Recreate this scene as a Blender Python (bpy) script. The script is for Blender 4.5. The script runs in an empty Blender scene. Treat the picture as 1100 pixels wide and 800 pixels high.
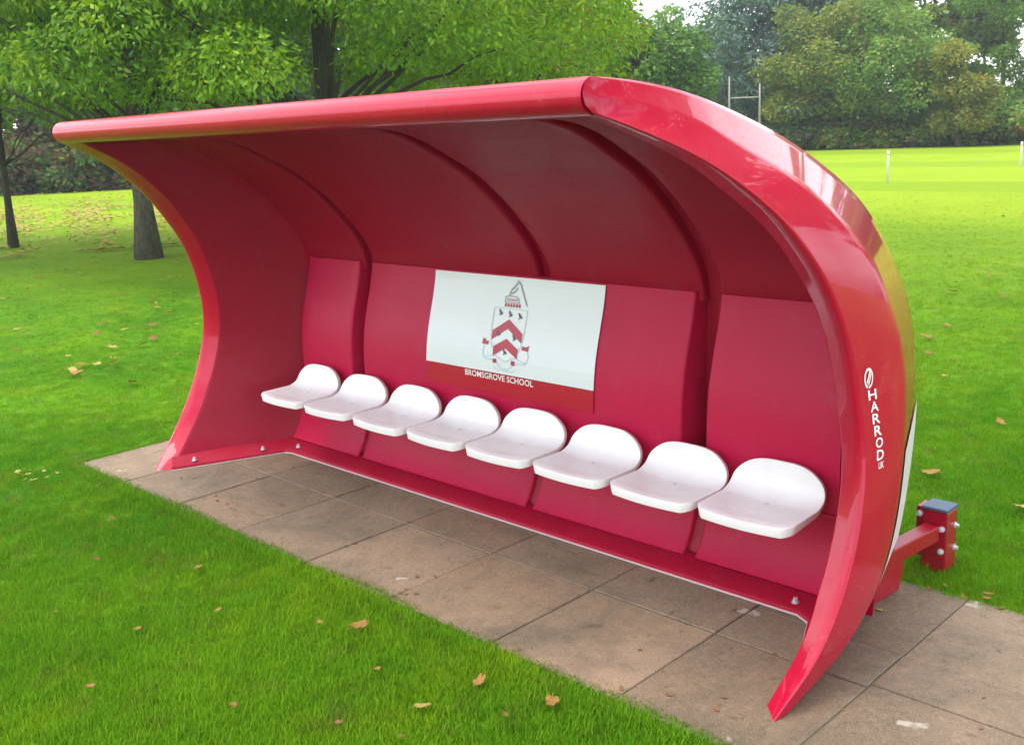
import bpy, bmesh, math, random
import numpy as np
from mathutils import Vector, Matrix
rad = math.radians
random.seed(7); rng = np.random.default_rng(11)
scene = bpy.context.scene
COL = scene.collection

# ------------------------------------------------------------------ helpers
def link(o, parent=None):
    COL.objects.link(o)
    if parent is not None: o.parent = parent
    return o
def mesh_obj(name, verts, faces, mat=None, parent=None, smooth=False):
    me = bpy.data.meshes.new(name)
    me.from_pydata([tuple(map(float, v)) for v in verts], [], [tuple(map(int, f)) for f in faces])
    me.validate(); me.update()
    if smooth: me.polygons.foreach_set('use_smooth', [True]*len(me.polygons))
    if mat: me.materials.append(mat)
    return link(bpy.data.objects.new(name, me), parent)
def quads_obj(name, V, mats, midx=None, parent=None):
    """V: (n,4,3) array of separate quads -> one mesh object"""
    n = len(V); me = bpy.data.meshes.new(name)
    me.vertices.add(n*4); me.vertices.foreach_set('co', V.reshape(-1).astype(np.float32))
    me.loops.add(n*4); me.loops.foreach_set('vertex_index', np.arange(n*4, dtype=np.int32))
    me.polygons.add(n); me.polygons.foreach_set('loop_start', np.arange(0, n*4, 4, dtype=np.int32))
    me.polygons.foreach_set('loop_total', np.full(n, 4, dtype=np.int32))
    if midx is not None: me.polygons.foreach_set('material_index', midx.astype(np.int32))
    for m in (mats if isinstance(mats, (list, tuple)) else [mats]): me.materials.append(m)
    me.update(calc_edges=True)
    return link(bpy.data.objects.new(name, me), parent)
def tag(o, label=None, cat=None, group=None, kind=None):
    if label: o['label'] = label
    if cat: o['category'] = cat
    if group: o['group'] = group
    if kind: o['kind'] = kind
    return o
def empty(name, loc=(0, 0, 0), rz=0):
    o = bpy.data.objects.new(name, None); o.location = loc; o.rotation_euler = (0, 0, rz); o.empty_display_size = .1
    return link(o)
def fix_normals(o):
    bm = bmesh.new(); bm.from_mesh(o.data)
    bmesh.ops.remove_doubles(bm, verts=bm.verts, dist=1e-5)
    bmesh.ops.recalc_face_normals(bm, faces=bm.faces)
    bm.to_mesh(o.data); bm.free(); o.data.update()
def grid_faces(nr, nc, closed=False, off=0):
    f = []
    for i in range(nr-1):
        for j in range(nc-1 if not closed else nc):
            k = (j+1) % nc
            f.append((off+i*nc+j, off+i*nc+k, off+(i+1)*nc+k, off+(i+1)*nc+j))
    return f
def cr(P, n):
    """Catmull-Rom resample of stations P (k,d) -> n points, parameter = station index"""
    P = np.asarray(P, float); k = len(P); t = np.linspace(0, k-1, n); out = []
    for u in t:
        i = min(int(u), k-2); f = u-i
        p0, p1, p2, p3 = P[max(i-1, 0)], P[i], P[i+1], P[min(i+2, k-1)]
        out.append(.5*((2*p1)+(-p0+p2)*f+(2*p0-5*p1+4*p2-p3)*f*f+(-p0+3*p1-3*p2+p3)*f**3))
    return np.array(out)
def tube(path, radii, seg=10, cap=True):
    path = [Vector(p) for p in path]; V = []; F = []
    prev = None
    for i, p in enumerate(path):
        d = (path[min(i+1, len(path)-1)]-path[max(i-1, 0)]).normalized()
        if prev is None:
            a = d.orthogonal().normalized()
        else:
            a = (prev-d*prev.dot(d)).normalized()
        prev = a; b = d.cross(a)
        for s in range(seg):
            th = 2*math.pi*s/seg
            V.append(p+(a*math.cos(th)+b*math.sin(th))*radii[i])
    F = grid_faces(len(path), seg, True)
    if cap:
        F.append(tuple(range(seg))[::-1]); F.append(tuple(range((len(path)-1)*seg, len(path)*seg)))
    return V, F
def join(parts):
    V = []; F = []
    for v, f in parts:
        o = len(V); V += list(v); F += [tuple(i+o for i in q) for q in f]
    return V, F
def box(x0, x1, y0, y1, z0, z1):
    V = [(x0, y0, z0), (x1, y0, z0), (x1, y1, z0), (x0, y1, z0), (x0, y0, z1), (x1, y0, z1), (x1, y1, z1), (x0, y1, z1)]
    return V, [(3, 2, 1, 0), (4, 5, 6, 7), (0, 1, 5, 4), (1, 2, 6, 5), (2, 3, 7, 6), (3, 0, 4, 7)]
def bevel(o, w=.004, seg=2):
    m = o.modifiers.new('bevel', 'BEVEL'); m.width = w; m.segments = seg; m.limit_method = 'ANGLE'
    o.data.polygons.foreach_set('use_smooth', [True]*len(o.data.polygons))
    m.harden_normals = True
    return o

# ------------------------------------------------------------------ materials
class NT:
    def __init__(s, name):
        s.m = bpy.data.materials.new(name); s.m.use_nodes = True
        s.t = s.m.node_tree; s.b = s.t.nodes['Principled BSDF']; s.out = s.t.nodes['Material Output']
    def n(s, typ, **kw):
        nd = s.t.nodes.new(typ)
        for k, v in kw.items():
            if k in nd.inputs.keys(): nd.inputs[k].default_value = v
            else: setattr(nd, k, v)
        return nd
    def l(s, a, b): s.t.links.new(a, b)
    def coord(s, kind='Object'): return s.n('ShaderNodeTexCoord').outputs[kind]
    def noise(s, scale, detail=4, rough=.55, vec=None, out='Fac', dist=0):
        nd = s.n('ShaderNodeTexNoise'); nd.inputs['Scale'].default_value = scale
        nd.inputs['Detail'].default_value = detail; nd.inputs['Roughness'].default_value = rough
        nd.inputs['Distortion'].default_value = dist
        if vec is not None: s.l(vec, nd.inputs['Vector'])
        return nd.outputs[out]
    def ramp(s, fac, stops):
        r = s.n('ShaderNodeValToRGB'); s.l(fac, r.inputs[0]); e = r.color_ramp.elements
        while len(e) < len(stops): e.new(.5)
        for el, (p, c) in zip(e, stops):
            el.position = p; el.color = (c, c, c, 1) if isinstance(c, (int, float)) else (*c, 1)
        return r.outputs[0]
    def mix(s, fac, a, b, mode='MIX'):
        m = s.n('ShaderNodeMix', data_type='RGBA', blend_type=mode)
        for sock, v in ((m.inputs[0], fac), (m.inputs[6], a), (m.inputs[7], b)):
            if isinstance(v, bpy.types.NodeSocket): s.l(v, sock)
            elif isinstance(v, (int, float)): sock.default_value = v if sock.type == 'VALUE' else (v, v, v, 1)
            else: sock.default_value = (*v, 1)
        return m.outputs[2]
    def bump(s, h, strength=.3, dist=.01):
        b = s.n('ShaderNodeBump'); b.inputs['Strength'].default_value = strength; b.inputs['Distance'].default_value = dist
        s.l(h, b.inputs['Height']); s.l(b.outputs[0], s.b.inputs['Normal'])
    def set(s, **kw):
        for k, v in kw.items():
            i = s.b.inputs[k]
            if isinstance(v, bpy.types.NodeSocket): s.l(v, i)
            else: i.default_value = (*v, 1) if isinstance(v, tuple) and len(v) == 3 else v
        return s.m

def gelcoat(name, c, rough, coat, wav=.02):
    k = NT(name); co = k.coord()
    n1 = k.noise(1.7, 5, .6, co); n2 = k.noise(60, 3, .5, co)
    col = k.mix(k.ramp(n1, [(.3, 0.), (.75, 1.)]), c, tuple(x*.88 for x in c))
    # faint dust and water marks
    mp_ = k.n('ShaderNodeMapping'); k.l(co, mp_.inputs[0]); mp_.inputs['Scale'].default_value = (9, 9, 1.2)
    streak = k.ramp(k.noise(2.2, 6, .7, mp_.outputs[0]), [(.56, 0.), (.76, .8)])
    dust = k.mix(.5, k.ramp(k.noise(9, 8, .7, co), [(.58, 0.), (.78, 1.)]), streak, 'ADD')
    dm = k.n('ShaderNodeMath', operation='MULTIPLY'); k.l(dust, dm.inputs[0]); dm.inputs[1].default_value = .12 if coat > .5 else .07
    col = k.mix(dm.outputs[0], col, (.45, .38, .34))
    r = k.ramp(n2, [(.3, max(rough-.05, 0)), (.7, rough+.07)])
    k.bump(k.noise(3.0, 2, .4, co), wav, .05)
    m = k.set(**{'Base Color': col, 'Roughness': r, 'Coat Weight': coat, 'Coat Roughness': .025, 'Coat IOR': 1.42, 'IOR': 1.45, 'Specular IOR Level': .26 if coat < .5 else .12})
    return m
M = {}
RED = (.43, .0015, .031)
M['gel'] = gelcoat('red_gelcoat', RED, .32, .75, .006)
M['gel_in_shaded'] = gelcoat('red_moulding_inner_shaded', (.32, .0030, .026), .46, .05, .05)  # matter inner face of the same red; interior shade is darkened into its colour
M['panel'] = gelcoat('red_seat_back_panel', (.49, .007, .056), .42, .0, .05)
def steel(name, c, rough=.35):
    k = NT(name); co = k.coord()
    return k.set(**{'Base Color': k.mix(k.noise(30, 4, .6, co), c, tuple(x*.8 for x in c)), 'Roughness': rough, 'Coat Weight': .4, 'Coat Roughness': .1})
M['steel_red'] = steel('red_powder_coated_steel', (.34, .003, .02))
k = NT('zinc_bolt'); M['bolt'] = k.set(**{'Base Color': k.mix(k.noise(80, 3, .6, k.coord()), (.75, .75, .78), (.5, .5, .52)), 'Metallic': .35, 'Roughness': .35})
k = NT('blue_grey_cap'); M['cap'] = k.set(**{'Base Color': k.mix(k.noise(40, 3, .6, k.coord()), (.05, .085, .14), (.08, .12, .18)), 'Roughness': .5})
k = NT('white_plastic'); co = k.coord(); k.bump(k.noise(260, 2, .5, co), .06, .002)
M['seat'] = k.set(**{'Base Color': k.mix(k.ramp(k.noise(7, 6, .65, co), [(.35, 0.), (.8, 1.)]), (.84, .82, .83), (.74, .71, .72)), 'Roughness': .38, 'Subsurface Weight': .05})
k = NT('seat_dimple'); M['dimple'] = k.set(**{'Base Color': k.mix(k.noise(90, 3, .6, k.coord()), (.55, .50, .50), (.62, .58, .58)), 'Roughness': .5})
k = NT('white_print'); M['white'] = k.set(**{'Base Color': k.mix(k.noise(5, 5, .6, k.coord()), (.76, .80, .83), (.70, .75, .79)), 'Roughness': .14})
k = NT('white_vinyl'); M['vinyl'] = k.set(**{'Base Color': k.mix(k.noise(40, 3, .6, k.coord()), (.82, .80, .82), (.72, .66, .68)), 'Roughness': .35})
def ink(name, c, rough=.3):
    k = NT(name); M[name] = k.set(**{'Base Color': k.mix(k.noise(50, 3, .6, k.coord()), c, tuple(x*.8 for x in c)), 'Roughness': rough})
ink('ink_red', (.48, .01, .045)); ink('ink_strip', (.47, .003, .028)); ink('ink_grey', (.30, .33, .36)); ink('ink_dark', (.09, .05, .07)); ink('ink_pale', (.55, .66, .68)); ink('ink_pink', (.62, .30, .36))
ink('edge_seal', (.62, .50, .52), .5)

def bark(name, a, b):
    k = NT(name); co = k.coord(); mp = k.n('ShaderNodeMapping'); k.l(co, mp.inputs[0]); mp.inputs['Scale'].default_value = (1, 1, .22)
    n = k.noise(26, 7, .7, mp.outputs[0], dist=.6)
    k.bump(n, .9, .03)
    moss = k.ramp(k.noise(3.2, 5, .6, co), [(.5, 0.), (.72, .55)])
    M[name] = k.set(**{'Base Color': k.mix(moss, k.mix(k.ramp(n, [(.35, 0.), (.65, 1.)]), a, b), (.06, .075, .03)), 'Roughness': .9})
bark('bark_grey', (.035, .030, .022), (.14, .12, .09)); bark('bark_dark', (.02, .016, .012), (.075, .06, .045))
def leafmat(name, cols, trans=.35, rough=.55, nscale=.8):
    k = NT(name); g = k.n('ShaderNodeNewGeometry'); co = k.coord()
    rnd = g.outputs['Random Per Island']
    n = k.noise(nscale, 3, .6, co)
    mx = k.n('ShaderNodeMath', operation='MULTIPLY_ADD'); k.l(n, mx.inputs[0]); mx.inputs[1].default_value = 1.5; mx.inputs[2].default_value = -.45
    ad = k.n('ShaderNodeMath', operation='MULTIPLY_ADD', use_clamp=True); k.l(rnd, ad.inputs[0]); ad.inputs[1].default_value = .55; k.l(mx.outputs[0], ad.inputs[2])
    st = [(i/(len(cols)-1), c) for i, c in enumerate(cols)]
    col = k.ramp(ad.outputs[0], st)
    tr = k.n('ShaderNodeBsdfTranslucent'); k.l(k.mix(1., col, (1.25, 1.2, .6), 'MULTIPLY'), tr.inputs[0])
    k.l(col, k.b.inputs['Base Color']); k.b.inputs['Roughness'].default_value = rough
    k.b.inputs['Specular IOR Level'].default_value = .25
    ms = k.n('ShaderNodeMixShader'); ms.inputs[0].default_value = trans
    k.l(k.b.outputs[0], ms.inputs[1]); k.l(tr.outputs[0], ms.inputs[2]); k.l(ms.outputs[0], k.out.inputs[0])
    M[name] = k.m
leafmat('leaf_lime', [(.045, .115, .008), (.11, .25, .010), (.20, .36, .014), (.33, .43, .02)])
leafmat('leaf_mid', [(.030, .085, .012), (.075, .18, .018), (.13, .27, .022), (.24, .32, .03)])
leafmat('leaf_dark', [(.022, .064, .022), (.055, .13, .034), (.10, .21, .042), (.16, .27, .055)])
leafmat('leaf_cedar', [(.038, .082, .064), (.075, .145, .115), (.115, .20, .16), (.15, .24, .18)], .15)
leafmat('leaf_olive', [(.075, .115, .026), (.16, .22, .038), (.25, .30, .055), (.36, .32, .08)])
leafmat('leaf_fresh', [(.052, .13, .03), (.12, .26, .045), (.20, .35, .065), (.29, .39, .09)])
leafmat('leaf_rust', [(.04, .04, .012), (.10, .09, .02), (.19, .12, .03), (.24, .10, .03)])
leafmat('leaf_brown', [(.03, .026, .012), (.085, .058, .026), (.14, .075, .038), (.12, .12, .035)])
leafmat('leaf_gold', [(.07, .10, .015), (.15, .16, .02), (.26, .20, .02), (.32, .2, .02)])
leafmat('fallen_leaf', [(.22, .07, .015), (.30, .12, .02), (.28, .17, .05), (.20, .055, .02)], .15, .7, 3.)
leafmat('fallen_leaf_yellow', [(.36, .24, .025), (.40, .29, .04), (.34, .27, .09), (.30, .16, .03)], .15, .7, 3.)
leafmat('fallen_leaf_brown', [(.12, .05, .025), (.19, .08, .03), (.23, .11, .05), (.10, .045, .02)], .1, .8, 3.)

# ground : turf colour varies over the lawn (by place in the world): deeper near the paving, pale mown pitch beyond
def turf_colour(k, gain):
    pos = k.n('ShaderNodeNewGeometry').outputs['Position']
    sx = k.n('ShaderNodeSeparateXYZ'); k.l(pos, sx.inputs[0])
    g_ = lambda c: tuple(v*gain for v in c)
    base = k.mix(k.ramp(k.noise(.55, 5, .6, pos), [(.35, 0.), (.65, 1.)]), g_((.052, .215, .005)), g_((.145, .36, .008)))
    base = k.mix(k.ramp(k.noise(1.3, 6, .7, pos), [(.50, 0.), (.68, .85)]), base, g_((.22, .38, .006)))
    base = k.mix(k.ramp(k.noise(7., 5, .7, pos), [(.45, 0.), (.75, .6)]), base, g_((.03, .13, .004)))
    base = k.mix(k.ramp(k.noise(4.3, 6, .75, pos, dist=.3), [(.53, 0.), (.72, .75)]), base, g_((.15, .14, .035)))
    my = k.n('ShaderNodeMapRange'); xm = k.n('ShaderNodeMapRange'); k.l(sx.outputs[0], xm.inputs[0]); xm.inputs[1].default_value = -2.5; xm.inputs[2].default_value = -12.; xm.inputs[3].default_value = 0.; xm.inputs[4].default_value = 6.
    ya = k.n('ShaderNodeMath', operation='ADD'); k.l(sx.outputs[1], ya.inputs[0]); k.l(xm.outputs[0], ya.inputs[1])
    k.l(ya.outputs[0], my.inputs[0]); my.inputs[1].default_value = 4.; my.inputs[2].default_value = 21
    wob = k.n('ShaderNodeMath', operation='MULTIPLY_ADD'); k.l(k.noise(.3, 3, .5, pos), wob.inputs[0]); wob.inputs[1].default_value = .35; k.l(my.outputs[0], wob.inputs[2])
    pitch = k.mix(k.ramp(k.noise(.35, 4, .6, pos), [(.35, 0.), (.65, 1.)]), g_((.28, .42, .012)), g_((.33, .46, .014)))
    ml = k.n('ShaderNodeMath', operation='MULTIPLY'); k.l(sx.outputs[1], ml.inputs[0]); ml.inputs[1].default_value = .62
    wv = k.n('ShaderNodeMath', operation='SINE'); k.l(ml.outputs[0], wv.inputs[0])
    pitch = k.mix(k.ramp(wv.outputs[0], [(.35, 0.), (.65, .65)]), pitch, g_((.22, .36, .010)))
    return k.mix(k.ramp(wob.outputs[0], [(.17, 0.), (1., 1.)]), base, pitch), pos
k = NT('lawn_turf'); col, pos = turf_colour(k, .85)
col = k.mix(k.ramp(k.noise(30, 6, .75, pos), [(.45, 0.), (.8, .55)]), col, (.03, .075, .006))
k.bump(k.noise(55, 6, .75, pos), .8, .03)
M['turf'] = k.set(**{'Base Color': col, 'Roughness': .85, 'Specular IOR Level': .1})
k = NT('grass_blade'); col, pos = turf_colour(k, 1.)
oi_ = k.n('ShaderNodeObjectInfo')
col = k.mix(k.ramp(oi_.outputs['Random'], [(0., 0.), (.75, .3), (1., .8)]), col, (.21, .34, .014))
k.l(col, k.b.inputs['Base Color']); k.b.inputs['Roughness'].default_value = .6; k.b.inputs['Specular IOR Level'].default_value = .06
tr = k.n('ShaderNodeBsdfTranslucent'); k.l(col, tr.inputs[0]); ms = k.n('ShaderNodeMixShader'); ms.inputs[0].default_value = .4
k.l(k.b.outputs[0], ms.inputs[1]); k.l(tr.outputs[0], ms.inputs[2]); k.l(ms.outputs[0], k.out.inputs[0]); M['grass_blade'] = k.m
# paving slabs
k = NT('stone_slab'); co = k.coord(); g = k.n('ShaderNodeNewGeometry')
hue = k.ramp(g.outputs['Random Per Island'], [(0., (.165, .114, .074)), (.35, (.25, .168, .105)), (.7, (.185, .14, .098)), (1., (.295, .20, .13))])
n = k.noise(3.2, 7, .7, co); n2 = k.noise(38, 6, .7, co)
col = k.mix(k.ramp(n, [(.35, 0.), (.7, .55)]), hue, (.105, .082, .058))
col = k.mix(k.ramp(n2, [(.45, 0.), (.7, .45)]), col, (.30, .23, .165))
col = k.mix(k.ramp(k.noise(11, 8, .75, co, dist=.4), [(.58, 0.), (.68, .8)]), col, (.050, .038, .028))
col = k.mix(k.ramp(k.noise(1.5, 8, .72, co, dist=.6), [(.46, 0.), (.66, .75)]), col, (.085, .070, .046))
col = k.mix(k.ramp(k.noise(2.1, 9, .8, co, dist=.9), [(.62, 0.), (.72, .45)]), col, (.07, .075, .03))
col = k.mix(k.ramp(k.noise(140, 3, .6, co), [(.56, 0.), (.64, .6)]), col, (.06, .045, .035))
col = k.mix(k.ramp(k.noise(320, 2, .6, co), [(.55, 0.), (.65, .35)]), col, (.40, .32, .24))
col = k.mix(k.ramp(k.noise(23, 9, .8, co, dist=.5), [(.60, 0.), (.64, .6)]), col, (.06, .048, .036))
col = k.mix(k.ramp(k.noise(5.5, 3, .5, co), [(.70, 0.), (.735, .8)]), col, (.40, .36, .31))
k.bump(n2, .35, .006)
M['slab'] = k.set(**{'Base Color': col, 'Specular IOR Level': .3, 'Roughness': k.ramp(n, [(.3, .55), (.7, .8)])})
k = NT('joint_soil'); co = k.coord(); k.bump(k.noise(90, 5, .7, co), .8, .01)
M['soil'] = k.set(**{'Base Color': k.mix(k.noise(20, 6, .7, co), (.06, .048, .034), (.13, .105, .07)), 'Roughness': .95})
k = NT('post_paint'); M['post'] = k.set(**{'Base Color': k.mix(k.noise(6, 4, .6, k.coord()), (.82, .82, .80), (.66, .66, .62)), 'Roughness': .5})
k = NT('post_grey'); M['post_grey'] = k.set(**{'Base Color': k.mix(k.noise(3, 4, .6, k.coord()), (.34, .31, .30), (.24, .22, .21)), 'Roughness': .5})

# ------------------------------------------------------------------ team shelter
# end profile stations, foot -> lip: A front outer edge, B side crease, D outer silhouette
A = [(1.98, .0, 0.), (2.005, .07, .07), (2.033, .145, .15), (2.05, .235, .27), (2.055, .34, .45), (2.043, .42, .68), (2.017, .427, .85), (2.005, .405, 1.), (1.99, .372, 1.13), (1.967, .305, 1.28), (1.945, .215, 1.4), (1.912, .135, 1.5), (1.865, .015, 1.6), (1.80, -.12, 1.7), (1.71, -.32, 1.790), (1.665, -.405, 1.826)]
B = [(1.99, .055, .0), (2.015, .195, .062), (2.04, .376, .136), (2.06, .52, .296), (2.075, .587, .49), (2.075, .626, .735), (2.065, .648, .885), (2.05, .653, 1.036), (2.03, .611, 1.169), (1.995, .542, 1.338), (1.95, .472, 1.439), (1.895, .396, 1.535), (1.835, .278, 1.634), (1.765, .11, 1.724), (1.70, -.116, 1.842), (1.662, -.442, 1.872)]
D = [(1.95, .12, .0), (1.93, .36, .0), (1.915, .64, .02), (1.905, .90, .12), (1.90, 1.03, .31), (1.89, 1.12, .574), (1.87, 1.185, .754), (1.85, 1.205, .945), (1.82, 1.20, 1.112), (1.78, 1.15, 1.268), (1.74, 1.03, 1.445), (1.71, .905, 1.555), (1.68, .603, 1.708), (1.66, .326, 1.804), (1.65, -.046, 1.90), (1.65, -.39, 1.921)]
NS = 150
def soften(P, n=40):
    P = P.copy()
    for _ in range(n): P[1:-1] = .25*P[:-2]+.5*P[1:-1]+.25*P[2:]
    return P
A, B, D = soften(cr(A, NS)), soften(cr(B, NS)), soften(cr(D, NS))
dxi = np.interp(A[:, 2], [0, .3, 1.2, 1.6, 1.83], [.065, .10, .10, .125, .09])
Ai = A + np.c_[-dxi, np.interp(A[:, 2], [0, .4], [.07, .055]), np.zeros(NS)]; Ai[:, 2] = A[:, 2]
Ai[-5:, 2] = np.minimum(Ai[-5:, 2], 1.818)
# corner line of the lining (end wall meets back), by height
CZ = [0, .03, .05, .3, .45, .6, .8, 1.0, 1.1, 1.2, 1.3, 1.4, 1.5, 1.6, 1.7, 1.78, 1.825, 1.9]
CY = [.83, .85, .87, .93, .95, .96, .97, .975, .97, .94, .875, .785, .68, .55, .37, .18, -.05, -.36]
shelter = empty('team_shelter')
tag(shelter, 'curved glossy red moulded team shelter with white seats standing on stone paving', 'team shelter')

def corner_x(z, sg): return float(np.interp(z, [0, 1.2, 1.55, 1.75, 2], [1.755, 1.755, 1.69, 1.61, 1.60] if sg > 0 else [1.70, 1.70, 1.66, 1.60, 1.59]))
def e_from(d):
    k_ = min(max((d[2]-.10)/.25, 0), 1); q_ = min(max((d[2]-1.1)/.35, 0), 1); return np.array([d[0]-.012-.148*k_, d[1]+(.008+.027*k_)*(1-q_)-.012*q_, d[2]+.004*k_-.032*q_])
def end_shell(sg):
    rows = []
    for i in range(NS):
        a, b, d, ai = A[i], B[i], D[i], Ai[i]
        cy = np.interp(ai[2], CZ, CY); c = np.array([corner_x(ai[2], sg), max(cy, ai[1]+.012), ai[2]])
        e = e_from(d)
        f = lambda p, q, t: p+(q-p)*t
        fil = lambda t: f(c, ai, t)-np.array([(.085 if ai[2] > 1.15 else .03+.055*max(0, (ai[2]-1.0)/.15))*max(0, 1-t/.34)**2.2, 0, 0])
        rows.append([fil(0), fil(.04), fil(.09), fil(.15), fil(.23), fil(.34), f(c, ai, .6), f(c, ai, .97), ai, f(ai, a, .05), f(ai, a, .5), f(ai, a, .88), f(a, b, .03), f(a, b, .10), f(a, b, .5), f(a, b, .93), f(b, d, .02), f(b, d, .10), f(b, d, .25), f(b, d, .40), f(b, d, .55), f(b, d, .70), f(b, d, .85), d, f(d, e, .5), e])
    V = np.array(rows)
    for k_, t in zip(range(11, 23), (0., .05, .10, .32, .48, .52, .57, .65, .73, .80, .87, .94)):   # rounded nose at the lip
        th = rad(-86+172*max(t, 0))
        if t >= 0: V[NS-1, k_, 1:] = (-.388-.054*math.cos(th), 1.8725+.049*math.sin(th))
    V[..., 0] *= sg
    n = V.shape[1]
    return V.reshape(-1, 3), grid_faces(NS, n)
for sg in (1, -1):
    v, f = end_shell(sg)
    o = mesh_obj('end_panel', v, f, M['gel'], shelter, True); o.data.materials.append(M['gel_in_shaded'])
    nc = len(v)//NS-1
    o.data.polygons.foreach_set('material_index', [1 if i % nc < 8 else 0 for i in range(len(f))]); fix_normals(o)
    o.data.polygons.foreach_set('use_smooth', [True]*len(o.data.polygons))
# outer back and roof skin between the ends
E = np.array([e_from(d) for d in D if d[2] > .10 or d[1] < 0])
E = np.r_[[[E[0][0], E[0][1]-.02, 0.]], E]
V = []
for x in np.linspace(-1, 1, 13):
    for e in E: V.append((x*e[0]*.9999, e[1]+.01*(1-x*x), e[2]+.004*(1-x*x)))
o = mesh_obj('outer_skin', V, grid_faces(13, len(E)), M['gel'], shelter, True); fix_normals(o)
# rounded front lip
V = []; prof = []
for t in np.linspace(-100, 100, 19):
    a = rad(t); prof.append((-.388-.053*math.cos(a), 1.871+.051*math.sin(a)))
prof = [(-.32, 1.829)] + prof + [(-.30, 1.908), (-.15, 1.875)]
xs = [-1.652, -1.64, -1.62] + list(np.linspace(-1.6, 1.6, 9)) + [1.62, 1.64, 1.652]
for x in xs:
    sc = 1-.02*max(0, (abs(x)-1.64)/.012)**2
    for (y, z) in prof: V.append((x, -.388+(y+.388)*sc, 1.871+(z-1.871)*sc))
n = len(prof); F = grid_faces(len(xs), n)
F.append(tuple(range(n))); F.append(tuple(range((len(xs)-1)*n, len(xs)*n))[::-1])
o = mesh_obj('canopy_lip', V, F, M['gel'], shelter, True); fix_normals(o)
o.modifiers.new('es', 'EDGE_SPLIT').split_angle = rad(50)

# inner lining (bottom of the grooves) and the raised panels on it
PU = [(-.375, 1.824), (-.2, 1.822), (-.02, 1.818), (.10, 1.797), (.22, 1.757), (.335, 1.70), (.43, 1.652), (.515, 1.60), (.645, 1.50), (.75, 1.40), (.84, 1.30), (.905, 1.20), (.926, 1.13), (.932, 1.09)]
PL = [(.905, 1.128), (.898, 1.08), (.878, 1.0), (.848, .9), (.822, .8), (.806, .7), (.80, .6), (.80, .5), (.80, .37)]
PK = [(.845, .352), (.850, .30), (.838, .21), (.806, .13), (.768, .075), (.755, .062)]
def normals2(P):
    P = np.array(P); T = np.gradient(P, axis=0); N = np.c_[T[:, 1], -T[:, 0]]; N /= np.linalg.norm(N, axis=1)[:, None]; return N
PUs = cr(PU, 40); NU = normals2(PUs)          # normal that points away from the inside
if NU[5][1] < 0: NU = -NU
base_prof = [tuple(p+n_*.045) for p, n_ in zip(PUs, NU)] + [(.985, 1.10), (.985, 1.0), (.985, .8), (.98, .6), (.975, .4), (.90, .365), (.873, .30), (.862, .21), (.830, .13), (.80, .08), (.80, .012)]
V = []
for x in (-1, -.5, 0, .5, 1): V += [(x*(corner_x(z, 1 if x > 0 else -1)+.02), y, z) for y, z in base_prof]
o = mesh_obj('inner_lining', V, grid_faces(5, len(base_prof)), M['gel_in_shaded'], shelter, True); fix_normals(o)
o.modifiers.new('es', 'EDGE_SPLIT').split_angle = rad(35)
def raised(name, prof, back, x0, x1, mat, r=.012):
    """panel with front profile, returns at the sides down to the lining (back profile) and rounded edges"""
    prof = np.array(prof); back = np.array(back); N = normals2(prof)
    if ((back-prof)*N).sum() < 0: N = -N
    q = lambda t: r*(1-math.cos(t)); cols = []
    cols.append((x0, back))
    for t in (0, rad(30), rad(60), rad(90)): cols.append((x0+r*(1-math.cos(t)), prof+N*(r*(1-math.sin(t)))))
    for x in np.linspace(x0+r, x1-r, 8)[1:-1]: cols.append((x, prof))
    for t in (rad(90), rad(60), rad(30), 0): cols.append((x1-r*(1-math.cos(t)), prof+N*(r*(1-math.sin(t)))))
    cols.append((x1, back))
    V = []
    for x, P in cols: V += [(min(max(x, -corner_x(z, -1)-.012), corner_x(z, 1)+.012) if abs(x) > 1.2 else x, y, z) for y, z in P]
    n = len(prof); F = grid_faces(len(cols), n)
    F.append(tuple(i*n for i in range(len(cols)))); F.append(tuple(i*n+n-1 for i in range(len(cols)))[::-1])
    o = mesh_obj(name, V, F, mat, shelter, True); fix_normals(o)
    o.data.polygons.foreach_set('use_smooth', [True]*len(o.data.polygons))
    o.modifiers.new('es', 'EDGE_SPLIT').split_angle = rad(40)
    return o
PLs = cr(PL, 30)
bays = [(-1.76, -1.10), (-1.032, .19), (.262, 1.095), (1.175, 1.80)]
for x0, x1 in bays:
    raised('roof_panel', PUs, PUs+NU*.05, x0, x1, M['gel_in_shaded'], .016)
    bl = np.array([(np.interp(z, [.3, .6, 1.0, 1.13], [.985, .985, .985, .975]), z) for y, z in PLs])
    if x0 < 0 < x1: x1 = bays[2][1]                 # the middle back panel runs on behind the crest board
    if abs(x0-bays[2][0]) > .01: raised('back_panel', PLs, bl, x0+(.014 if x0 > -1.5 else .165), x1-(.022 if x1 < 1.5 else 0), M['panel'], .014)
    x1 = bays[1][1] if abs(x0-bays[1][0]) < .01 else x1
    PKs = cr(PK, 14)
    raised('kick_panel', PKs, PKs+np.array([.024, -.0]), x0-.014 if x0 > -1.5 else x0, x1+.012 if x1 < 1.5 else x1, M['panel'], .014)
# seat ledge
v, f = box(-1.72, 1.77, .79, .94, .352, .374)
bevel(mesh_obj('seat_ledge', v, f, M['panel'], shelter), .008, 3)
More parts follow.
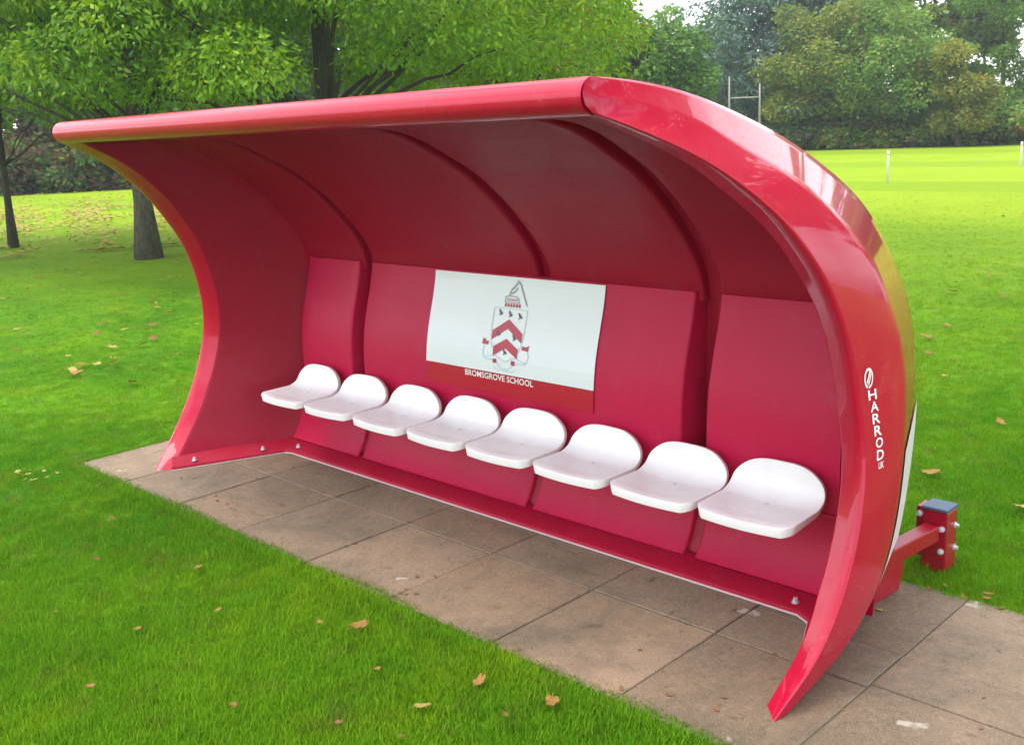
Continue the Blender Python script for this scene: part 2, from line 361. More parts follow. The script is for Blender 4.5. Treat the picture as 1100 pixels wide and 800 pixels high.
# base flange bolted to the slabs, along the back and both ends
fl = []
V = []; 
path_out = [(-1.885, .065), (-1.645, .655), (-1.60, .672), (1.68, .672), (1.74, .64), (1.80, .50)]
path_in = [(-1.93, .09), (-1.75, .765), (-1.70, .785), (1.74, .785), (1.79, .765), (1.86, .52)]
for (xo, yo), (xi, yi) in zip(path_out, path_in):
    V += [(xo, yo, 0.002), (xo, yo, .016), (xo+(xi-xo)*.12, yo+(yi-yo)*.12, .026), (xi, yi, .066)]
o = mesh_obj('base_flange', V, grid_faces(6, 4), M['gel_in_shaded'], shelter); fix_normals(o)
bevel(o, .005, 2)
V = []
for (xo, yo) in path_out: V += [(xo, yo-.006, 0.001), (xo, yo-.006, .007), (xo, yo+.004, .007)]
mesh_obj('edge_strip', V, grid_faces(6, 3), M['edge_seal'], shelter)
def bolt(x, y, z, r=.009, h=.018, parent=shelter, axis=(0, 0, 1), mat=None):
    a = Vector(axis).normalized(); p = Vector((x, y, z))
    w = tube([p-a*.002, p+a*.004], [r*1.6, r*1.6], 12); b = tube([p+a*.004, p+a*h], [r, r*.96], 6)
    v, f = join([w, b]); return mesh_obj('bolt', v, f, mat or M['bolt'], parent)
for x, y in ((-1.86, .19), (-1.715, .55), (-1.58, .705), (1.655, .70)): bolt(x, y, .036)

# ---- seats
def seat_mesh():
    nu, nv = 22, 26
    us = np.sin(np.linspace(-1, 1, nu)*math.pi/2)*.5+np.linspace(-1, 1, nu)*.5
    us = np.sign(us)*np.abs(us); vs = np.linspace(0, 1, nv); vs = vs*.8+.2*(.5-.5*np.cos(vs*math.pi))
    top = np.zeros((nv, nu, 3)); bot = np.zeros((nv, nu, 3))
    for i, v in enumerate(vs):
        for j, u in enumerate(us):
            w = .194
            # side outline: rounded front corners, arched back
            if v < .12: w *= 1-.16*((.12-v)/.12)**2.2
            if v > .52:
                t = (v-.52)/.48; w *= (1-t**4*.14)
            s = v*.378; bend = .20; R = .085
            if s < bend: y, z, tx = s, 0., (1, 0)
            elif s < bend+R*1.36:
                th = (s-bend)/R; y = bend+R*math.sin(th); z = R*(1-math.cos(th))
            else:
                th = 1.36; q = s-bend-R*th; y = bend+R*math.sin(th)+q*math.cos(th); z = R*(1-math.cos(th))+q*math.sin(th)
            thn = min(max((s-bend)/R, 0), 1.36)
            dish = -.012*math.cos(u*math.pi/2)*min(v/.2, 1)*math.cos(min(thn, 1.3))
            front = -.006*max(0, 1-v/.08)
            curve = .014*u*u*min(max((v-.5)/.3, 0), 1)          # back wraps forward at the sides
            bulge = -.014*(1-u*u)*max(0, 1-v/.25)
            arch = 0
            if v > .62: arch = -.050*abs(u)**3.4*((v-.62)/.38)**1.2
            p = np.array([u*w, y+bulge-curve, z+dish+front+arch])
            t = .037*(1-min(v/.75, 1))+.022*min(v/.75, 1)
            nrm = np.array([0, -math.sin(thn), math.cos(thn)])
            top[i, j] = p; bot[i, j] = p-nrm*t+np.array([-.004*u, .004 if v < .1 else 0, 0])
    n = nu*nv; V = np.r_[top.reshape(-1, 3), bot.reshape(-1, 3)]
    F = grid_faces(nv, nu) + [q[::-1] for q in grid_faces(nv, nu, off=n)]
    ring = [j for j in range(nu)] + [i*nu+nu-1 for i in range(1, nv)] + [(nv-1)*nu+j for j in range(nu-2, -1, -1)] + [i*nu for i in range(nv-2, 0, -1)]
    for a, b in zip(ring, ring[1:]+ring[:1]): F.append((a, a+n, b+n, b))
    return V, F
sv, sf = seat_mesh()
seat0 = mesh_obj('seat', sv, sf, M['seat'], shelter); fix_normals(seat0)
seat0.data.polygons.foreach_set('use_smooth', [True]*len(seat0.data.polygons))
bv = seat0.modifiers.new('bevel', 'BEVEL'); bv.width = .010; bv.segments = 3; bv.limit_method = 'ANGLE'; bv.angle_limit = rad(50)
# shallow fixing dimple with a screw, sub-part of the seat
v, f = join([tube([(0, .19, -.0135), (0, .19, -.0105)], [.011, .009], 12), tube([(0, .19, -.0105), (0, .19, -.0085)], [.005, .004], 8)])
d0 = mesh_obj('screw', v, f, M['dimple'], seat0)
rs = random.Random(3)
for i in range(8):
    if i == 0: s = seat0
    else:
        s = seat0.copy(); COL.objects.link(s); s.parent = shelter
        d = d0.copy(); COL.objects.link(d); d.parent = s
    s.location = (-1.338+.4155*i,   .447, .428+rs.uniform(-.002, .002)); s.rotation_euler = (rad(rs.uniform(-1, 1)), rad(rs.uniform(-.8, .8)), rad(rs.uniform(-1.8, 1.8)))

# ---- crest board on the middle back panel
def ypan(z): return float(np.interp(z, PLs[::-1, 1], PLs[::-1, 0]))
def board(name, x0, x1, z0, z1, off, mat, parent, nz=14, th=.003):
    V = []
    for z in np.linspace(z0, z1, nz):
        y = ypan(z)-off; V += [(x0, y, z), (x1, y, z)]
    n = len(V)
    V += [(x, y+th, z) for x, y, z in V]
    F = grid_faces(nz, 2) + [q[::-1] for q in grid_faces(nz, 2, off=n)]
    ring = [2*i for i in range(nz)] + [2*i+1 for i in range(nz-1, -1, -1)]
    for a, b in zip(ring, ring[1:]+ring[:1]): F.append((a, b, b+n, a+n))
    o = mesh_obj(name, V, F, mat, parent); fix_normals(o); return o
crest_board = board('crest_board', -.485, .615, .676, 1.122, .007, M['white'], shelter)
board('name_strip', -.485, .615, .575, .6745, .0065, M['ink_strip'], crest_board)
def decal(name, polys, off, mat, parent):
    """polys: list of 2D outlines (x,z), bent onto the board"""
    V = []; F = []
    for P in polys:
        k = len(V); V += [(x, ypan(z)-off, z) for x, z in P]; F.append(tuple(range(k, k+len(P))))
    return mesh_obj(name, V, F, mat, parent)
cx = .070
OFF = .0095
def rot2(P, a, c): return [(c[0]+(x*math.cos(a)-z*math.sin(a)), c[1]+(x*math.sin(a)+z*math.cos(a))) for x, z in P]
def chevron(z, w, h, t, n=6):
    up = [(cx-w+2*w*i/(2*n), z-h*abs(i-n)/n) for i in range(2*n+1)]
    lo = [(x, zz-t) for x, zz in up]
    return [[up[i], up[i+1], lo[i+1], lo[i]] for i in range(2*n)]
decal('crest_chevron', chevron(.930, .098, .058, .042), OFF, M['ink_red'], crest_board)
decal('crest_chevron', chevron(.842, .080, .042, .044), OFF, M['ink_red'], crest_board)
def bird(x, z, s=1.):
    return [[(x+a*s, z+b*s) for a, b in P] for P in (
        [(-.014, .012), (-.006, .014), (.004, .004), (.016, -.004), (.010, -.012), (-.002, -.009), (-.008, .0)], [(-.006, -.008), (.001, -.009), (-.001, -.016), (-.006, -.016)])]
bp = []
for x, z in ((-.062, .958), (.002, .955), (.066, .950), (-.058, .864), (.048, .852), (-.004, .782)): bp += bird(cx+x, z)
for i in range(0, len(bp), 2): decal('crest_bird', bp[i:i+2], OFF+.0004, M['ink_dark'], crest_board)
def stroke(P, w):
    out = []
    for (x0, z0), (x1, z1) in zip(P, P[1:]):
        L = math.hypot(x1-x0, z1-z0) or 1; nx, nz = -(z1-z0)/L*w/2, (x1-x0)/L*w/2
        out.append([(x0+nx, z0+nz), (x1+nx, z1+nz), (x1-nx, z1-nz), (x0-nx, z0-nz)])
    return out
def arcp(c, rx, rz, a0, a1, n=10): return [(c[0]+rx*math.cos(rad(a0+(a1-a0)*i/n)), c[1]+rz*math.sin(rad(a0+(a1-a0)*i/n))) for i in range(n+1)]
shield = [(cx-.108, .975)] + [(cx-.108, .93), (cx-.106, .86), (cx-.092, .80), (cx-.06, .758), (cx, .735), (cx+.06, .758), (cx+.092, .80), (cx+.106, .86), (cx+.108, .93), (cx+.108, .975), (cx+.05, .978), (cx-.05, .978), (cx-.108, .975)]
decal('crest_shield', stroke(shield, .0045), OFF-.0003, M['ink_pale'], crest_board)
scroll = stroke(arcp((cx-.105, .772), .045, .038, 40, 300), .005)+stroke(arcp((cx+.105, .772), .045, .038, 140, -120), .005)+stroke([(cx-.085, .735), (cx-.05, .722), (cx-.02, .70), (cx+.02, .70), (cx+.05, .722), (cx+.085, .735)], .005)+stroke([(cx-.075, .705), (cx-.045, .692), (cx+.045, .692), (cx+.075, .705)], .005)+stroke([(cx+.03, .758), (cx+.10, .752), (cx+.135, .742)], .004)+stroke([(cx-.12, .75), (cx-.07, .756)], .004)
decal('crest_scroll', scroll, OFF-.0005, M['ink_pale'], crest_board)
folds = [rot2([(-.022, -.014), (.018, -.014), (.022, .004), (.008, .0), (-.002, .012), (-.018, .014)], 0, (cx-.135, .818)), rot2([(-.02, -.012), (.02, -.012), (.024, .014), (.006, .004), (-.018, .008)], 0, (cx+.125, .812)),
         rot2([(-.012, -.01), (.012, -.01), (.012, .01), (-.012, .01)], .1, (cx-.065, .733)), rot2([(-.012, -.01), (.012, -.01), (.012, .01), (-.012, .01)], -.1, (cx+.055, .735))]
for q_ in folds: decal('crest_fold', [q_], OFF+.0002, M['ink_red'], crest_board)
wreath = [[(cx-.045+i*.018, .987), (cx-.033+i*.018, .985), (cx-.030+i*.018, 1.0), (cx-.042+i*.018, 1.002)] for i in range(6)]
decal('crest_wreath', wreath, OFF, M['ink_red'], crest_board)
helm = stroke([(cx-.045, 1.006), (cx-.045, 1.03), (cx-.02, 1.034), (cx+.025, 1.034), (cx+.045, 1.022), (cx+.045, 1.006), (cx-.045, 1.006)], .005)+stroke([(cx-.02, 1.035), (cx-.012, 1.062), (cx+.008, 1.078), (cx+.02, 1.092), (cx+.032, 1.10)], .010)+stroke([(cx-.008, 1.046), (cx+.012, 1.056), (cx+.028, 1.074)], .007)
decal('crest_helm', helm, OFF, M['ink_grey'], crest_board)
decal('crest_lining', stroke([(cx-.035, 1.018), (cx+.035, 1.018)], .012), OFF-.0002, M['ink_pink'], crest_board)
decal('crest_spear', stroke([(cx+.022, 1.108), (cx+.04, 1.098), (cx+.098, .998)], .007), OFF+.0002, M['ink_grey'], crest_board)
def text_mesh(body, size, extrude=0, space=1.):
    cu = bpy.data.curves.new('lettering', 'FONT'); cu.body = body; cu.size = size; cu.align_x = 'CENTER'; cu.space_character = space; cu.resolution_u = 3
    cu.offset = size*.018
    ob = bpy.data.objects.new('lettering', cu); COL.objects.link(ob)
    dg = bpy.context.evaluated_depsgraph_get(); me = ob.evaluated_get(dg).to_mesh()
    V = [tuple(v.co) for v in me.vertices]; F = [tuple(p.vertices) for p in me.polygons]
    COL.objects.unlink(ob); bpy.data.objects.remove(ob); bpy.data.curves.remove(cu)
    return V, F
tv, tf = text_mesh('BROMSGROVE SCHOOL', .040, 0, 1.0)
w = max(v[0] for v in tv)-min(v[0] for v in tv); sc = .455/w
mesh_obj('name_lettering', [(.03+v[0]*sc, ypan(.642+v[1])-.0085, .642+v[1]) for v in tv], tf, M['vinyl'], crest_board)

# ---- maker lettering on the side face of the right end, label patch behind it
def side(f, z, off=.003, C0=A, C1=B):
    def at(Cv):
        order = np.argsort(Cv[:, 2]); return np.array([np.interp(z, Cv[order, 2], Cv[order, i]) for i in range(3)])
    p, q = at(C0), at(C1); r = p+(q-p)*f
    n = Vector((q[1]-p[1], -(q[0]-p[0]), 0)).normalized()
    return (r[0]+n.x*off, r[1]+n.y*off, z)
LV = []
letters = []
zt = .952
for ch in 'HARROD':
    v, f = text_mesh(ch, 1.0)
    xs_ = [q[0] for q in v]; ys_ = [q[1] for q in v]
    w_, h_ = max(xs_)-min(xs_), max(ys_)-min(ys_)
    fc = .30+.13*(.952-zt)/.25
    letters.append(([side(fc+((q[0]-min(xs_))/w_-.5)*.165, zt-.033+(q[1]-min(ys_))/h_*.033) for q in v], f)); zt -= .0395
v, f = text_mesh('UK', 1.0); xs_ = [q[0] for q in v]; ys_ = [q[1] for q in v]
letters.append(([side(.43+((q[0]-min(xs_))/(max(xs_)-min(xs_))-.5)*.13, zt-.022+(q[1]-min(ys_))/(max(ys_)-min(ys_))*.022) for q in v], f))
v, f = join(letters); mesh_obj('maker_lettering', v, f, M['vinyl'], shelter)
lg = []
for P in (stroke(arcp((0, 0), 1, 1, 20, 250, 14), .32), stroke(arcp((0, 0), 1, 1, 270, 400, 8), .26), stroke([(-.45, -.5), (.0, .1), (.4, .75)], .34), stroke([(-.1, -.75), (.35, -.1), (.6, .4)], .22)): lg += P
V = []; F = []
for P in lg:
    k0 = len(V); V += [side(.265+x*.075+z*.02, .99+z*.029) for x, z in P]; F.append(tuple(range(k0, k0+len(P))))
mesh_obj('maker_emblem', V, F, M['vinyl'], shelter)
V = []
zz = np.linspace(.27, .70, 12)
for z in zz:
    t = (z-.27)/.43
    V += [side(.12, z, .004, B, D), side(.5, z+.02*t, .004, B, D), side(.97, z+.05*t, .004, B, D)]
mesh_obj('label_patch', V, grid_faces(12, 3), M['vinyl'], shelter)

# ---- rear anchor: gusset, arm, post with cap and bolts
v, f = box(-.006, .006, 0, 1, 0, 1)
gv = [(1.835, .74, .004), (1.865, 1.10, .004), (1.865, 1.14, .10), (1.855, 1.02, .20), (1.835, .80, .17)]
V = [(x-.006, y, z) for x, y, z in gv]+[(x+.006, y, z) for x, y, z in gv]
n = 5; F = [tuple(range(5))[::-1], tuple(range(5, 10))]+[(i, (i+1) % 5, (i+1) % 5+5, i+5) for i in range(5)]
g = mesh_obj('anchor_gusset', V, F, M['steel_red'], shelter); fix_normals(g); bevel(g, .002, 2)
def beam(p, q, w, h, mat, name, parent):
    p, q = Vector(p), Vector(q); d = (q-p).normalized(); s = (d.cross(Vector((0, 0, 1))) if abs(d.z) < .99 else Vector((1, 0, 0))).normalized(); u = s.cross(d)
    V = [e+s*a*w/2+u*b*h/2 for e in (p, q) for a, b in ((-1, -1), (1, -1), (1, 1), (-1, 1))]
    o = mesh_obj(name, V, [(3, 2, 1, 0), (4, 5, 6, 7), (0, 1, 5, 4), (1, 2, 6, 5), (2, 3, 7, 6), (3, 0, 4, 7)], mat, parent); fix_normals(o); return bevel(o, .006, 3)
beam((1.80, .86, .135), (1.87, 1.39, .150), .065, .065, M['steel_red'], 'anchor_arm', shelter)
post = beam((1.875, 1.45, -.03), (1.875, 1.45, .235), .10, .10, M['steel_red'], 'anchor_post', shelter)
v, f = box(1.872-.054, 1.872+.054, 1.45-.054, 1.45+.054, .235, .250); bevel(mesh_obj('post_cap', v, f, M['cap'], post), .006, 3)
for side_v in (((1, 0, 0), (0, 1, 0)), ((0, -1, 0), (1, 0, 0))):
    ax, t = Vector(side_v[0]), Vector(side_v[1])
    for a in (-.03, .03):
        for z in (.07, .165): 
            p = Vector((1.875, 1.45, z))+ax*.05+t*a
            if a > 0: bolt(p.x, p.y, p.z, .008, .016, post, ax)
v, f = join([box(1.795, 1.823, 1.41, 1.49, .03, .24)]); o = mesh_obj('clamp_plate', v, f, M['steel_red'], post); bevel(o, .003, 2)
bolt(1.81, 1.408, .21, .008, .016, post, (0, -1, 0))

# ------------------------------------------------------------------ ground and paving
def sheet(name, x0, x1, y0, y1, z, nx, ny, mat, amp=0):
    V = []
    for y in np.linspace(y0, y1, ny):
        for x in np.linspace(x0, x1, nx): V.append((x, y, z))
    return mesh_obj(name, V, grid_faces(ny, nx), mat, None, True)
lawn = sheet('lawn', -260, 240, -160, 300, -.022, 30, 30, M['turf']); tag(lawn, kind='structure')
px0, px1, py0, py1 = -2.49, 4.7, -.209, 1.205
v, f = box(px0-.004, px1, py0-.004, py1+.004, -.09, -.005)
tag(mesh_obj('paving_bed', v, f, M['soil']), kind='structure')
P = .576; xj = [px0]+[px0+.56+P*i-.002 for i in range(0, 12)]
slabs = []
for a, b in zip(xj, xj[1:]):
    if a > 2.0: rows = [(py0, .395), (.395, .632), (.632, py1)]
    else: rows = [(py0, .368), (.368, .632 if a > 1.4 else .945), (.632 if a > 1.4 else .945, py1)]
    for (c, d) in rows: slabs.append((a, b, c, d))
V = []; F = []; rs = random.Random(5)
for a, b, c, d in slabs:
    g = .0028+rs.uniform(-.001, .0015); z = rs.uniform(-.002, .0015); k0 = len(V)
    ins = .004
    ring = []
    def edge(p, q, n=7):
        return [(p[0]+(q[0]-p[0])*i/n+rs.uniform(-.0012, .0012), p[1]+(q[1]-p[1])*i/n+rs.uniform(-.0012, .0012)) for i in range(n)]
    cs = [(a+g, c+g), (b-g, c+g), (b-g, d-g), (a+g, d-g)]
    for i in range(4): ring += edge(cs[i], cs[(i+1) % 4])
    m = len(ring); mx, my_ = (a+b)/2, (c+d)/2
    shrink = lambda p, e: (p[0]+(e if p[0] < mx-.05 else -e if p[0] > mx+.05 else 0)*1., p[1]+(e if p[1] < my_-.03 else -e if p[1] > my_+.03 else 0)*1.)
    V += [(x, y, -.05) for x, y in ring]+[(x, y, z-.003) for x, y in ring]+[(*((x+(mx-x)*.012), (y+(my_-y)*.012)), z) for x, y in ring]
    for L in range(2):
        for i in range(m): F.append((k0+L*m+i, k0+L*m+(i+1) % m, k0+(L+1)*m+(i+1) % m, k0+(L+1)*m+i))
    F.append(tuple(range(k0+2*m, k0+3*m)))
tag(mesh_obj('paving', V, F, M['slab']), kind='structure')
CAM = np.array([3.465, -2.55, 1.8])

# ------------------------------------------------------------------ grass blades (uncountable)
def clump(seed, nb=9):
    r = random.Random(seed); V = []; F = []
    for b in range(nb):
        x, y = r.gauss(0, .022), r.gauss(0, .022); a = r.uniform(0, 6.28); h = r.uniform(.011, .026)*(1.7 if b % 7 == 0 else 1); w = r.uniform(.0009, .0016); ln = r.uniform(.15, .9)*h
        dx, dy = math.cos(a), math.sin(a); sx_, sy_ = -dy*w, dx*w; k0 = len(V)
        V += [(x-sx_, y-sy_, 0), (x+sx_, y+sy_, 0), (x+sx_*.8+dx*ln*.35, y+sy_*.8+dy*ln*.35, h*.6), (x-sx_*.8+dx*ln*.35, y-sy_*.8+dy*ln*.35, h*.6), (x+dx*ln, y+dy*ln, h)]
        F += [(k0, k0+1, k0+2, k0+3), (k0+3, k0+2, k0+4)]
    o = mesh_obj('grass_tuft', V, F, M['grass_blade']); tag(o, kind='stuff'); return o
tuft = clump(1, 14); tuft.location = (1.6, -.75, -.02)
def in_paving(x, y, m=0.): return (x > px0-m) & (x < px1+m) & (y > py0-m) & (y < py1+m)
def scatter(n, r0, r1, a0=96, a1=176, power=2.):
    # azimuth measured from +X, view axis at 135 degrees; area density ~ 1/r^power
    u = rng.random(n)
    r = r0*(r1/r0)**u if power == 2. else (r0**(2-power)+u*(r1**(2-power)-r0**(2-power)))**(1/(2-power))
    a = np.radians(rng.uniform(a0, a1, n)); x = CAM[0]+r*np.cos(a); y = CAM[1]+r*np.sin(a)
    edge = .014+.018*np.sin(x*5.1)+.012*np.sin(x*17.+1)+.008*np.sin(x*41.)+rng.normal(0, .012, n)
    ok = ~((x > px0+edge) & (x < px1) & (y > py0+edge*.8) & (y < py1-edge*.6))
    return x[ok], y[ok]
gx, gy = scatter(230000, 2.0, 26., 92, 180, 2.)
gr = np.hypot(gx-CAM[0], gy-CAM[1]); keep = rng.random(len(gr)) < np.interp(gr, [0, 7, 14, 26], [1, 1, .4, 0]); gx, gy = gx[keep], gy[keep]
ex = rng.uniform(px0, 2.3, 9000); ey = py0+rng.normal(-.004, .012, 9000)+.014*np.sin(ex*6.3)*np.sin(ex*2.1+1)
ex2 = px0+rng.normal(-.004, .012, 2500); ey2 = rng.uniform(py0, py1, 2500)
ex3 = rng.uniform(1.6, 3.2, 2500); ey3 = py1+rng.normal(.0, .014, 2500)
gx = np.r_[gx, ex, ex2, ex3]; gy = np.r_[gy, ey, ey2, ey3]
gm = bpy.data.meshes.new('grass'); gm.vertices.add(len(gx))
gm.vertices.foreach_set('co', np.c_[gx, gy, np.full(len(gx), -.024)].reshape(-1).astype(np.float32)); gm.update()
gm.materials.append(M['grass_blade'])
grass = link(bpy.data.objects.new('grass', gm)); tag(grass, kind='stuff')
ng = bpy.data.node_groups.new('grass_scatter', 'GeometryNodeTree')
ng.interface.new_socket('Geometry', in_out='INPUT', socket_type='NodeSocketGeometry'); ng.interface.new_socket('Geometry', in_out='OUTPUT', socket_type='NodeSocketGeometry')
gi = ng.nodes.new('NodeGroupInput'); go = ng.nodes.new('NodeGroupOutput'); ip = ng.nodes.new('GeometryNodeInstanceOnPoints'); oi = ng.nodes.new('GeometryNodeObjectInfo')
oi.inputs['Object'].default_value = tuft; oi.transform_space = 'ORIGINAL'
rr = ng.nodes.new('FunctionNodeRandomValue'); rr.data_type = 'FLOAT_VECTOR'; rr.inputs[0].default_value = (-.12, -.12, 0); rr.inputs[1].default_value = (.12, .12, 6.283)
rsn = ng.nodes.new('FunctionNodeRandomValue'); rsn.data_type = 'FLOAT'; rsn.inputs[2].default_value = .65; rsn.inputs[3].default_value = 1.25; rsn.inputs['Seed'].default_value = 3
ng.links.new(gi.outputs[0], ip.inputs['Points']); ng.links.new(oi.outputs['Geometry'], ip.inputs['Instance'])
ng.links.new(rr.outputs[0], ip.inputs['Rotation']); ng.links.new(rsn.outputs[1], ip.inputs['Scale'])
ng.links.new(ip.outputs[0], go.inputs[0])
grass.modifiers.new('scatter', 'NODES').node_group = ng

# ------------------------------------------------------------------ fallen leaves
def leaf_mesh(seed, lobes):
    r = random.Random(seed); n = 26; V = [(0, 0, .006)]; 
    for i in range(n):
        a = 2*math.pi*i/n; rr_ = .5*(.62+.38*abs(math.cos(a*lobes/2+.3)))*(1+.1*r.uniform(-1, 1))
        if abs(a-math.pi) < .2: rr_ *= .5
        x, y = rr_*math.cos(a)*1.15, rr_*math.sin(a)*.8
        V.append((x, y, .25*y*y+.28*x*x*r.uniform(.5, 1.2)+r.uniform(-.02, .06)))
    F = [(0, 1+i, 1+(i+1) % n) for i in range(n)]
    V += [(-.85, .02, .02), (-.85, -.01, .02), (-.3, -.02, .02), (-.3, .02, .02)]; k0 = len(V)-4; F.append((k0, k0+1, k0+2, k0+3))
    me = bpy.data.meshes.new('fallen_leaf'); me.from_pydata(V, [], F); me.polygons.foreach_set('use_smooth', [True]*len(me.polygons)); me.update(); return me
lm = {}
for kx, mname in enumerate(('fallen_leaf', 'fallen_leaf_yellow', 'fallen_leaf_brown')):
    for j in range(3):
        m = leaf_mesh(10*kx+j, (3, 5, 2)[j]); m.materials.append(M[mname]); lm[kx, j] = m
def drop(x, y, s, kind, label, group=None, z=None):
    r = random.Random(int(x*977+y*3571))
    o = bpy.data.objects.new('fallen_leaf', lm[kind, r.randrange(3)]); link(o)
    zz_ = z if z is not None else (.002 if in_paving(x, y) else .016)
    o.location = (x, y, zz_); o.rotation_euler = (r.uniform(-.3, .3), r.uniform(-.3, .3), r.uniform(0, 6.28)); s *= .75; o.scale = (s, s, s)
    tag(o, label, 'leaf', group); return o
hero = [(-.49, -.56, .075, 0, 'orange leaf lying alone on the grass nearest the middle of the paving edge'), (.49, -.44, .085, 0, 'large reddish orange leaf on the lawn in front of the paving'),
        (1.13, -.43, .075, 0, 'pale tan leaf, upper of two on the grass by the front paving edge'), (1.40, -.37, .08, 0, 'curled tan leaf on grass closest to the paving at the near end'),
        (1.10, -.66, .075, 1, 'bright yellow leaf lying on the grass below the tan leaves'), (-4.18, .95, .16, 0, 'brown leaf on the lawn just left of the shelter end'), (1.36, 3.55, .10, 0, 'orange brown leaf on the grass behind the shelter'),
        (1.89, .90, .035, 1, 'tiny yellow leaf on the slab beside the anchor gusset')]
for h in hero: drop(*h)
for (x, y) in [(-.15, -1.0), (.13, -1.31), (1.18, -.81), (.97, -.89), (1.34, -.52), (.35, -.52), (-.05, -.72), (.62, -1.05), (-.55, -1.15), (.8, -.6), (-.95, -.8), (-1.4, -.52)]:
    drop(x, y, random.uniform(.03, .05), random.choice([0, 1, 2]), 'small dry leaf lying in the grass in front of the paving', 'small leaves on the front lawn')
for (x, y) in [(2.16, 1.21), (2.15, 1.25), (2.08, 1.2), (2.0, 1.22), (2.3, 1.26), (2.22, 1.19), (1.95, 1.19), (2.42, 1.24)]:
    drop(x, y, random.uniform(.03, .05), random.choice([0, 1]), 'small leaf caught along the back edge of the paving', 'leaves along the back paving edge')
for i in range(10): drop(-2.43+random.gauss(0, .09), -.50+random.gauss(0, .07), random.uniform(.03, .06), 1, 'yellow green leaf in the cluster by the far paving corner', 'leaf cluster by the paving corner')
for i in range(95):
    t = random.random(); px_, py_ = random.uniform(-2.2, 1.9), 0
    x = random.uniform(-1.2, 2.4) if i % 2 else random.uniform(-3.0, 1.5); y = random.uniform(1.6, 10) if i % 2 else random.uniform(8, 20)
    drop(x, y, random.uniform(.06, .13), random.choice([0, 0, 1, 2]), 'fallen leaf scattered on the lawn behind the shelter', 'leaves on the lawn behind the shelter')
for i in range(75):
    r_ = random.uniform(9, 19); a = rad(random.uniform(149, 161)); x, y = CAM[0]+r_*math.cos(a), CAM[1]+r_*math.sin(a)
    drop(x, y, random.uniform(.07, .15), random.choice([0, 1, 1, 2]), 'fallen yellow or brown leaf on the lawn near the left tree', 'leaves on the lawn around the left tree')
for i in range(40):
    x, y = random.uniform(-1.9, 2.6), random.uniform(-.18, .6)
    if abs(x) < 2.05 and y > .1 and random.random() < .5: y = random.uniform(-.18, .1)
    drop(x, y, random.uniform(.012, .034), 2, 'tiny dark brown leaf scrap on the stone paving', 'leaf scraps on the paving', .0035)
for i in range(44):
    if i % 2: x = random.choice(xj[1:9])+random.gauss(0, .008); y = random.uniform(-.19, .62)
    else: y = random.choice((.368, .368, .632))+random.gauss(0, .01); x = random.uniform(-1.6, 2.6)
    drop(x, y, random.uniform(.010, .024), 2, 'dark crumb of leaf lodged along a joint between slabs', 'leaf crumbs along the slab joints', .003)
# carpet of yellow leaves far left under the trees : uncountable
n = 6500
a = np.radians(rng.uniform(147, 164, n)); r_ = rng.normal(31, 6.5, n).clip(20, 47); ok = (np.sin(r_*1.3+a*40)+np.sin(a*95)+rng.normal(0, .9, n)) > -.4; a, r_ = a[ok], r_[ok]; n = len(a)
lx, ly = CAM[0]+r_*np.cos(a), CAM[1]+r_*np.sin(a); th = rng.uniform(0, 6.28, n); s = rng.uniform(.04, .10, n)
q = np.stack([np.c_[lx+s*np.cos(th+b), ly+s*np.sin(th+b)*.8, np.full(n, .01)+rng.uniform(0, .04, n)] for b in (0, 1.57, 3.14, 4.71)], 1)
tag(quads_obj('leaf_litter', q, M['fallen_leaf_yellow']), kind='stuff')

# ------------------------------------------------------------------ trees
def leaf_quads(C, R, n, L, W, droop=.3, flat=.6, seed=0, shell=.55):
    """n leaves in clusters C (k,3) with radii R (k,)"""
    g = np.random.default_rng(seed); k = len(C)
    pr = R**2/np.sum(R**2); ci = g.choice(k, n, p=pr)
    d = g.normal(size=(n, 3)); d /= np.linalg.norm(d, axis=1)[:, None]
    rad_ = (shell+(1-shell)*g.random(n)**.7)[:, None]*R[ci][:, None]*(1+.15*g.normal(size=n))[:, None]
    p = C[ci]+d*rad_*np.array([1, 1, flat])
    ax = d*.7+g.normal(size=(n, 3))*.6; ax[:, 2] = ax[:, 2]*.5-droop; ax /= np.linalg.norm(ax, axis=1)[:, None]
    s = np.cross(ax, g.normal(size=(n, 3))); s /= np.linalg.norm(s, axis=1)[:, None]+1e-9
    l = (L*g.uniform(.6, 1.3, n))[:, None]; w = (W*g.uniform(.6, 1.3, n))[:, None]
    return np.stack([p, p+ax*l*.5+s*w*.5, p+ax*l, p+ax*l*.5-s*w*.5], 1)
def crown_clusters(center, rx, rz, n, r0, r1, seed, low_cut=-1., core=.35):
    g = np.random.default_rng(seed); out = []; rr = []
    while len(out) < n:
        d = g.normal(size=3); d /= np.linalg.norm(d); t = core+(1-core)*g.random()**.6
        wob = 1+.22*math.sin(3*math.atan2(d[1], d[0])+seed)+.15*math.sin(5*d[2]+seed*2)
        if d[2]*t < low_cut: continue
        out.append([center[0]+d[0]*t*rx*wob, center[1]+d[1]*t*rx*wob, center[2]+d[2]*t*rz*wob]); rr.append(g.uniform(r0, r1))
    return np.array(out), np.array(rr)
